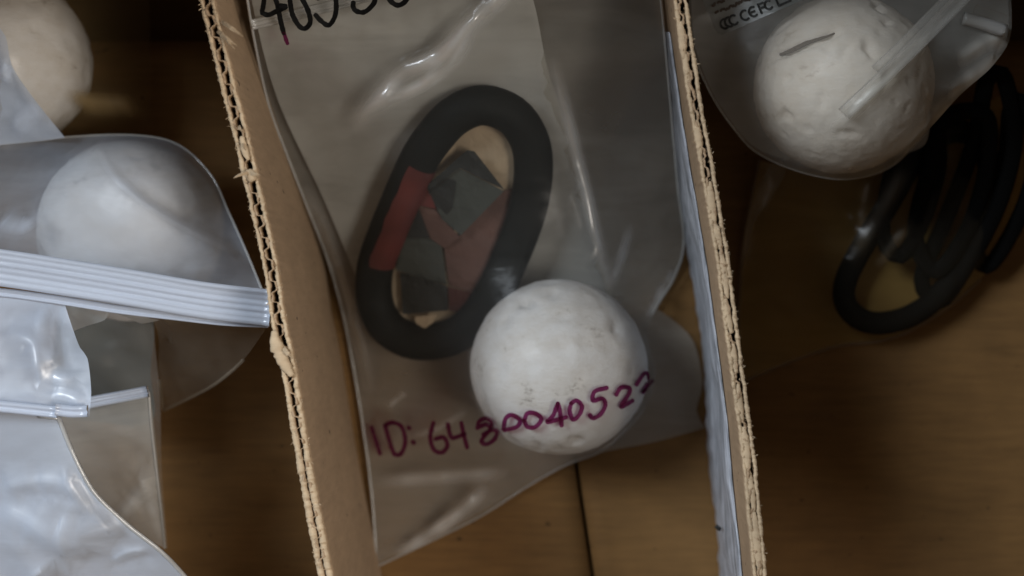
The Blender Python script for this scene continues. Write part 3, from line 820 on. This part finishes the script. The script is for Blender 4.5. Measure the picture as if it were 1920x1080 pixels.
# handwriting
dig = [[(503, -45), (502, -10), (500, 11), (497, 28)], [(497, 30), (508, 34), (522, 28), (541, 19), (531, 17)], [(508, -40), (515, -8), (524, 11), (531, 44), (537, 68)],
       [(552, -40), (548, -12), (549, 11), (554, 35), (566, 55), (577, 59), (586, 48), (584, 32), (578, 17), (570, 3), (559, -12), (552, -40)],
       [(596, 34), (605, 44), (618, 53), (626, 48), (633, 32), (634, 10), (628, -14), (604, -12)], [(594, -2), (601, 3)],
       [(666, 11), (666, 20), (672, 27), (685, 29), (697, 21), (706, 7), (704, -14), (684, -22)],
       [(722, -30), (725, -8), (734, 7), (747, 16), (759, 12), (768, 0), (771, -20)]]
V, F = stroke_geo(dig, 9.5, bv, .055, .0036); obj('handwriting', V, F, M_inkblack, bag)['label'] = 'black marker digits cut off by the top of the picture'
V, F = stroke_geo([[(537, 66), (541, 79), (544, 87)]], 7.5, bv, .055, .0036); obj('handwriting', V, F, M_inkred, bag)['label'] = 'red tail of the marker stroke'
idt = [[(697, 801), (704, 823), (713, 851)], [(722, 797), (730, 825), (740, 851), (753, 849), (760, 826), (753, 800), (736, 792), (723, 797)], [(767, 802)], [(775, 829)],
       [(813, 792), (807, 820), (814, 843), (829, 848), (839, 835), (832, 820), (816, 823)],
       [(840, 794), (843, 811), (849, 821), (872, 813)], [(865, 792), (869, 811), (876, 839)],
       [(895, 803), (899, 790), (911, 784), (922, 790), (921, 803), (908, 818), (903, 829), (914, 832), (928, 822), (932, 809), (922, 806), (906, 815)], [(900, 800), (912, 795), (918, 800)],
       [(944, 805), (948, 785), (960, 778), (975, 788), (969, 800), (946, 806)],
       [(983, 788), (989, 775), (1004, 775), (1015, 786), (1004, 800), (989, 800), (983, 788)],
       [(1046, 756), (1037, 779), (1027, 791), (1062, 782)], [(1046, 756), (1050, 773), (1053, 798)],
       [(1071, 756), (1068, 770), (1074, 786), (1085, 779), (1091, 762), (1081, 751), (1071, 756)],
       [(1138, 727), (1115, 734), (1112, 751), (1129, 747), (1135, 759), (1126, 776), (1112, 784), (1106, 778)],
       [(1155, 740), (1164, 727), (1179, 727), (1179, 738), (1164, 762), (1186, 751)],
       [(1193, 721), (1205, 703), (1212, 700), (1214, 712), (1205, 735), (1223, 714)]]
V, F = stroke_geo(idt, 8.5, bv, .02); obj('handwriting', V, F, M_inkred, bag)['label'] = 'dark red handwritten ID number'

# ------------------------------------------------------------------ left compartment
# bag with the dim ball, deep in the corner
bA = thing('zip_bag', P(150, 110, 0), 'dim bag in the upper left corner round a half hidden white ball', 'zip bag', 'clear zip bags in the box')
film('front_film', [(-140, -60, .012, 'c'), (100, -70, .02), (268, -60, .018, 'c'), (279, 10, .015), (282, 85, .010), (285, 240, .003, 'c'), (220, 300, .003), (60, 330, .003), (-140, 330, .004, 'c')],
     M_deep, bA, [ob_sphere(c_l1, BR*1.015)], seed=21, wrinkle=(.0008, .4, .012, .03), creases=[([(180, 215), (235, 205), (270, 200)], .008, .0022, .004)])
# bag with the second ball and the long zip
bB = thing('zip_bag', P(200, 450, .03), 'milky bag with a long bright zip touching the left divider', 'zip bag', 'clear zip bags in the box')
fb, _, BB = film('front_film', [(-160, 290, .030, 'c'), (0, 271, .032), (130, 257, .032), (255, 254, .032), (335, 272, .032), (395, 328, .033), (427, 394, .036), (462, 472, .046), (504, 575, .058, 'c'),
      (380, 550, .060), (250, 527, .061), (100, 505, .062), (-160, 478, .062, 'c')], M_bright2, bB, [ob_sphere(c_l2, BR*1.015)], seed=25, spacing=.0016,
     wrinkle=(.0003, -.6, .02, .06), creases=[([(450, 480), (340, 422), (270, 378), (215, 332), (170, 285)], .054, .0022, .0014, .008), ([(0, 415), (60, 425), (80, 400)], .05, .0012, .003)])
film('back_film', [(-160, 295, .027, 'c'), (0, 278, .024), (130, 262, .02), (250, 262, .018), (325, 276, .018), (382, 330, .02), (418, 400, .03), (460, 476, .042), (500, 556, .055, 'c'),
      (380, 525, .050), (250, 500, .045), (100, 480, .045), (-160, 455, .045, 'c')], M_deep, bB, seed=26, iters=150, spacing=.003)
edge_seam('rim', BB, .04, .62, M_rim, bB, .00035)
zip_strip('zip_strip', [(-160, 482, .0635), (0, 502, .0635), (120, 520, .0632), (250, 541, .063), (380, 563, .062), (507, 578, .061)], 70, 6, M_zip, bB, .00055, .001, -.25)
zip_strip('zip_strip', [(-160, 535, .059), (0, 548, .059), (100, 561, .059), (220, 580, .059), (330, 593, .059), (420, 603, .059), (503, 607, .0585)], 16, 2, M_zip, bB, .0004, .0006)
# bag mouth hanging below the long zip
_, _, LB = film('lip_film', [(160, 560, .055, 'c'), (505, 606, .058, 'c'), (462, 668, .045), (420, 708, .035), (380, 734, .028), (306, 770, .016, 'c'), (297, 700, .022), (285, 600, .04)], M_lip, bB, seed=28, iters=200, wrinkle=(.0006, 1.2, .01, .03))
edge_seam('rim', LB, .40, .72, M_lip, bB, .0004)
film('lip_film', [(118, 572, .056, 'c'), (205, 585, .057, 'c'), (196, 600, .055), (160, 612, .050), (135, 622, .046, 'c')], M_grey, bB, seed=29, iters=100, spacing=.0012, wrinkle=(.0003, 0, .01, .02))
film('lip_film', [(205, 585, .0565, 'c'), (300, 600, .0565, 'c'), (283, 604, .054), (262, 606, .052), (235, 594, .054)], M_grey, bB, seed=30, iters=100, spacing=.0012, wrinkle=(.0003, 0, .01, .02))
# corner of a bag lying over the dim ball
bC = thing('zip_bag', P(20, 200, .04), 'grey bag corner poking over the dim ball at the left edge', 'zip bag', 'clear zip bags in the box')
film('front_film', [(-140, -30, .045, 'c'), (0, 52, .047), (22, 122, .046), (60, 180, .044), (122, 258, .038, 'c'), (60, 266, .034), (-140, 285, .034, 'c')], M_bright, bC, seed=31, iters=200,
     creases=[([(0, 150), (20, 122)], .045, .0015, .002), ([(0, 240), (40, 215), (70, 195)], .044, .0012, .003)])
film('back_film', [(-140, -20, .041, 'c'), (0, 60, .042), (22, 130, .042), (60, 186, .040), (118, 258, .035, 'c'), (60, 268, .032), (-140, 288, .032, 'c')], M_grey, bC, seed=32, iters=100, spacing=.003)
# dark pouch under the zips
pouch = thing('dark_pouch', P(215, 665, .012), 'dark green pouch under the left hand bags, below the long zip', 'pouch')
def pouch_geo(root, outline, z0, hgt, mat, seed):
    film('front_film', [(a, b, z0) for a, b in outline], mat, root, seed=seed, floor=z0, wrinkle=(hgt, .5, .02, .03), iters=50)
    film('back_film', [(a, b, z0-.002) for a, b in outline], mat, root, seed=seed+1, floor=0, wrinkle=(.0002, .5, .02, .03), iters=50, spacing=.004)
M_green = plain('dark green plastic', (0.030, 0.036, 0.031), .45, .5, .3, 300, .3)
pouch_geo(pouch, [(120, 560), (200, 560), (284, 590), (282, 700), (284, 790), (180, 790), (100, 760)], .022, .003, M_green, 41)
bD = thing('zip_bag', P(220, 680, .015), 'clear bag over the dark green pouch, its side edge rising beside the brown floor', 'zip bag', 'clear zip bags in the box')
film('front_film', [(130, 560, .036, 'c'), (287, 585, .036, 'c'), (290, 640, .033), (298, 720, .030), (301, 775, .028), (303, 880, .024), (312, 1010, .016, 'c'), (150, 1000, .02), (90, 800, .026)], M_fold, bD, seed=43, wrinkle=(.0006, 1.5, .01, .04), iters=200)
# grey bag with the short zip
bE = thing('zip_bag', P(230, 880, .02), 'grey bag with a short white zip, standing beside the brown floor at lower left', 'zip bag', 'clear zip bags in the box')
fe, _, EB = film('front_film', [(90, 770, .043, 'c'), (172, 765, .044), (279, 736, .044, 'c'), (284, 800, .042), (293, 880, .038), (302, 960, .032), (309, 1028, .024, 'c'), (240, 990, .03), (170, 920, .035), (120, 850, .04)], M_grey, bE, seed=45,
     spacing=.0016, creases=[([(300, 1020), (292, 950), (284, 860)], .03, .001, .002), ([(185, 1000), (250, 940), (280, 900)], .034, .0014, .003)], wrinkle=(.0007, 1.5, .01, .04), iters=250)
film('back_film', [(90, 775, .040, 'c'), (172, 770, .040), (282, 742, .040, 'c'), (290, 810, .036), (298, 890, .030), (307, 965, .024), (313, 1026, .018, 'c'), (240, 1000, .02), (170, 930, .028), (110, 850, .034)], M_back, bE, seed=46, iters=100, spacing=.003)
edge_seam('rim', EB, .17, .60, M_rim, bE, .0004)
zip_strip('zip_strip', [(150, 760, .047), (172, 754, .047), (225, 744, .047), (277, 734, .047)], 22, 3, M_zip, bE, .0007, .0007)
# front bag at lower left
bG = thing('zip_bag', P(100, 900, .04), 'large bluish milky bag with creases in the lower left corner', 'zip bag', 'clear zip bags in the box')
fg, _, GB = film('front_film', [(-160, 760, .064, 'c'), (0, 772, .064), (110, 784, .063, 'c'), (128, 830, .063), (152, 882, .062), (182, 930, .060), (240, 985, .057), (302, 1034, .054), (350, 1085, .05), (390, 1140, .048, 'c'), (-160, 1160, .05, 'c')],
     M_bright, bG, seed=47, spacing=.0016, iters=300, wrinkle=(.0002, .45, .03, .07), sag=.5,
     creases=[([(10, 1118), (70, 1078), (130, 1036), (190, 1002), (250, 964)], .058, .0042, .0022, .018),
              ([(-20, 930), (0, 922), (60, 906), (120, 908), (180, 928)], .062, .0026, .0030, .016),
              ([(100, 1060), (112, 1000), (135, 950), (180, 925)], .06, .0014, .0030, .010),
              ([(-20, 955), (50, 985), (100, 1015), (150, 1015)], .06, .0020, .0040, .012), ([(200, 1060), (235, 1040), (275, 1035)], .056, .0010, .0016)])
film('back_film', [(-160, 770, .060, 'c'), (0, 778, .060), (108, 790, .060, 'c'), (126, 834, .058), (150, 886, .056), (180, 934, .052), (238, 990, .048), (300, 1038, .046), (346, 1085, .044), (386, 1140, .042, 'c'), (-160, 1160, .044, 'c')], M_grey, bG, seed=48, iters=150, spacing=.003)
edge_seam('rim', GB, .12, .62, M_rim, bG, .00055)
film('lip_film', [(-160, 520, .056, 'c'), (0, 545, .058), (122, 572, .058, 'c'), (136, 615, .060), (150, 652, .062), (164, 672, .064), (171, 735, .066), (167, 782, .066, 'c'), (112, 780, .066), (0, 765, .066), (-160, 750, .066, 'c')], M_bright, bG,
     seed=51, spacing=.0015, iters=250, wrinkle=(.0003, 1.9, .016, .05),
     creases=[([(108, 700), (92, 665), (74, 630), (62, 575)], .064, .0020, .0020, .009), ([(112, 690), (100, 655), (84, 590)], .064, .0014, .0014, .006),
              ([(75, 690), (95, 705), (138, 712)], .065, .0012, .002), ([(85, 775), (76, 700), (60, 640), (0, 622)], .065, .0016, .0020, .012), ([(165, 760), (130, 742), (95, 735)], .066, .0010, .0020)])
zip_strip('zip_strip', [(-160, 750, .068), (0, 762, .0675), (60, 768, .067), (108, 773, .067)], 22, 2, M_zip, bG, .0006, .0007)
zip_strip('zip_strip', [(104, 768, .068), (135, 772, .068), (164, 771, .068)], 22, 2, M_zip, bG, .0006, .0007)

# ------------------------------------------------------------------ right compartment
bR = thing('zip_bag', P(1580, 150, .02), 'milky bag with a grey printed sticker and a slit white ball at upper right', 'zip bag', 'clear zip bags in the box')
fr_, bvR, RB = film('front_film', [(1293, -70, .050, 'c'), (1292, 0, .050), (1298, 90, .048), (1336, 182, .046), (1386, 254, .044), (1425, 290, .043), (1500, 322, .043), (1585, 336, .043), (1668, 314, .043), (1738, 246, .046),
      (1800, 178, .050), (1862, 122, .054), (1896, 60, .056), (1890, -70, .058, 'c')],
M_front2, bR, [ob_sphere(c_r, .0197*1.015)], seed=61, spacing=.0016, iters=500, wrinkle=(.0004, .8, .012, .05),
     creases=[([(1560, 250), (1620, 190), (1700, 110), (1800, 10)], .064, .0012, .002), ([(1640, 300), (1700, 250), (1780, 195)], .035, .0014, .003), ([(1755, 190), (1800, 160), (1850, 118)], .045, .0020, .003), ([(1770, 130), (1830, 92), (1868, 100)], .047, .0015, .003)])
film('back_film', [(1293, -70, .040, 'c'), (1296, 0, .040), (1304, 90, .036), (1340, 182, .030), (1390, 252, .024), (1428, 284, .022), (1500, 306, .021), (1590, 322, .021), (1662, 300, .022), (1730, 236, .028),
      (1795, 174, .030), (1858, 118, .036), (1890, 60, .040), (1885, -70, .040, 'c')], M_grey, bR, seed=62, spacing=.003, iters=60, floor=.002)
edge_seam('rim', RB, .08, .45, M_fold, bR, .00025)
# folded-over zip lying diagonally across the ball
zip_strip('zip_strip', [(1582, 214, .0655), (1640, 160, .0672), (1720, 82, .0675), (1810, -10, .066), (1860, -60, .065)], 28, 2, M_fold, bR, .0003, .0003)
zip_strip('zip_strip', [(1640, 130, .0672), (1680, 92, .0675), (1760, 12, .066), (1810, -40, .065)], 16, 1, M_fold, bR, .0003, .0003)
# sticker
def uv(u, v):  # u along the print line, v up the sticker, in pixels
    a = math.radians(-23.5); return (1347+u*math.cos(a)+v*math.sin(a), 69+u*math.sin(a)-v*math.cos(a))
V, F = [], []; nu, nv = 24, 12
for j in range(nv+1):
    for i in range(nu+1):
        u, w_ = 190*i/nu, 80*j/nv
        if j <= 1: u = 8*(1-j)+(190-8*(1-j))*i/nu
        a, b = uv(u, w_); h = cast(bvR, a, b) or P(a, b, .046)
        V.append(Vector(h)+Vector((0, 0, .0002)))
for j in range(nv):
    for i in range(nu): k = j*(nu+1)+i; F.append((k, k+1, k+nu+2, k+nu+1))
obj('sticker', V, F, M_sticker, bR)
def arc(u, v, r, a0, a1, n=9, sx=.9):
    return [uv(u+r*sx*math.cos(math.radians(a0+(a1-a0)*i/n)), v+r*math.sin(math.radians(a0+(a1-a0)*i/n))) for i in range(n+1)]
pr = [arc(20, 17, 9, 50, 310), arc(29, 17, 9, 50, 310), arc(38, 17, 9, 50, 310),
      arc(61, 17, 9, 60, 300), arc(78, 17, 9, 60, 300), [uv(71, 17), uv(80, 17)],
      [uv(91, 8), uv(91, 26)], [uv(91, 25), uv(101, 25)], [uv(91, 17), uv(99, 17)], arc(109, 17, 8, 50, 310),
      [uv(126, 8), uv(150, 8)], [uv(126, 8), uv(126, 28)], [uv(150, 8), uv(150, 28)], [uv(126, 28), uv(150, 28)]]
V, F = stroke_geo(pr, 4.2, bvR, .046, .0005, 1.2); obj('printed_marks', V, F, M_print, bR)
pr2 = []
R = random.Random(5)
for row, h0 in ((42, 6), (58, 6)):
    u = 12
    while u < 170:
        w_ = R.uniform(3, 7); pr2.append([uv(u, row+R.uniform(-2, 2)), uv(u+w_*.5, row+R.uniform(-2.5, 2.5)), uv(u+w_, row+R.uniform(-2, 2))]); u += w_+R.choice((1.5, 1.5, 5))
V, F = stroke_geo(pr2, 4.5, bvR, .046, .0005, 1.2); obj('faded_print', V, F, M_printbrown, bR)
# dark pouch and clear tube at the top right
pg = thing('dark_pouch', P(1810, 90, .02), 'dark green pouch beside the slit ball at the top right', 'pouch')
pouch_geo(pg, [(1690, -60), (1885, -60), (1882, 40), (1862, 110), (1800, 150), (1745, 140), (1742, 60), (1720, 10)], .030, .003, M_green, 65)
ct = thing('clear_tube', P(1845, 45, .052), 'short clear plastic tube with a bright glint over the dark pouch at top right', 'tube')
tube('tube_body', resample([tuple(P(a, b, .0585)) for a, b in ((1806, 34), (1845, 45), (1884, 58))], .0008), .0014, M_rim, ct, 12)
tube('tube_sleeve', resample([tuple(P(a, b, .052)) for a, b in ((1828, 18), (1860, 28), (1890, 40))], .0008), .0012, M_front, ct, 12)
# deep bag with the second loop
bS = thing('zip_bag', P(1600, 480, 0), 'thin dim bag on the dark floor of the right compartment, over a black loop', 'zip bag', 'clear zip bags in the box')
film('front_film', [(1425, 300, .012, 'c'), (1408, 380, .008), (1392, 470, .005), (1386, 580, .003), (1376, 722, .0015, 'c'), (1440, 694, .0015), (1560, 650, .002), (1640, 640, .003), (1700, 622, .003), (1790, 566, .004), (1910, 450, .006, 'c'), (1920, 300, .012), (1880, 180, .02, 'c'), (1700, 250, .02), (1560, 320, .014)],
     M_clear, bS, [ob_tube(loop_path(ring2_px, lambda a, b: .008+.00002*(600-b)), .0037)], seed=71, wrinkle=(.0010, .9, .010, .04), iters=250,
     creases=[([(1450, 310), (1425, 370), (1402, 430), (1392, 520)], .012, .0018, .003), ([(1620, 330), (1612, 390), (1618, 440)], .014, .0006, .002), ([(1700, 420), (1660, 480), (1640, 500)], .014, .0006, .002), ([(1590, 500), (1625, 430), (1690, 320)], .014, .0005, .003)])
_, _, SB = film('back_film', [(1425, 300, .006, 'c'), (1408, 380, .004), (1392, 470, .002), (1386, 580, .0015), (1376, 722, .0010, 'c'), (1440, 694, .0010), (1560, 650, .001), (1640, 640, .001), (1700, 622, .001), (1790, 566, .001), (1910, 450, .001, 'c'), (1920, 300, .003), (1880, 180, .008, 'c'), (1700, 250, .008), (1560, 320, .006)],
     M_amber, bS, seed=79, wrinkle=(.0005, .9, .012, .03), iters=100, spacing=.0024)
edge_seam('rim', SB, 0.0, .52, M_lip, bS, .0005)
film('fold', [(1446, 302, .0175, 'c'), (1474, 318, .0170), (1450, 365, .0150), (1412, 425, .012), (1394, 500, .010), (1386, 560, .006, 'c'), (1391, 480, .010), (1405, 410, .012), (1425, 350, .015)], M_lip, bS, seed=77, spacing=.0012, iters=60, wrinkle=(.0003, .9, .01, .02))
cord = thing('strap_bundle', P(1790, 400, .01), 'tangle of black straps in deep shadow under the slit ball at right', 'straps')
for pts in ([(1770, 225, .026), (1738, 335, .020), (1716, 440, .014), (1752, 508, .012), (1806, 446, .014), (1846, 335, .020), (1850, 220, .026)],
            [(1880, 140, .026), (1902, 260, .022), (1872, 385, .018), (1812, 500, .012), (1762, 566, .008), (1728, 524, .009), (1778, 400, .013), (1828, 262, .022), (1850, 150, .027)],
            [(1700, 240, .022), (1668, 340, .016), (1655, 440, .013), (1690, 480, .013), (1735, 400, .015), (1760, 300, .020), (1745, 225, .024)],
            [(1925, 190, .024), (1938, 320, .018), (1900, 430, .012), (1850, 500, .008), (1830, 450, .009), (1880, 330, .013), (1896, 200, .022)]):
    tube('strand', resample([tuple(P(*p)) for p in pts], .002, True), .0021, M_strap, cord, 9, True, flat=.5)
bT = thing('plastic_offcut', P(1720, 280, .01), 'dim folded piece of clear film standing between the slit ball and the loop', 'plastic film')
film('sheet', [(1655, 300, .030, 'c'), (1690, 255, .034), (1745, 215, .036, 'c'), (1735, 270, .03), (1690, 290, .026)], M_grey, bT, seed=75, spacing=.0014, wrinkle=(.001, .9, .01, .02), iters=80)
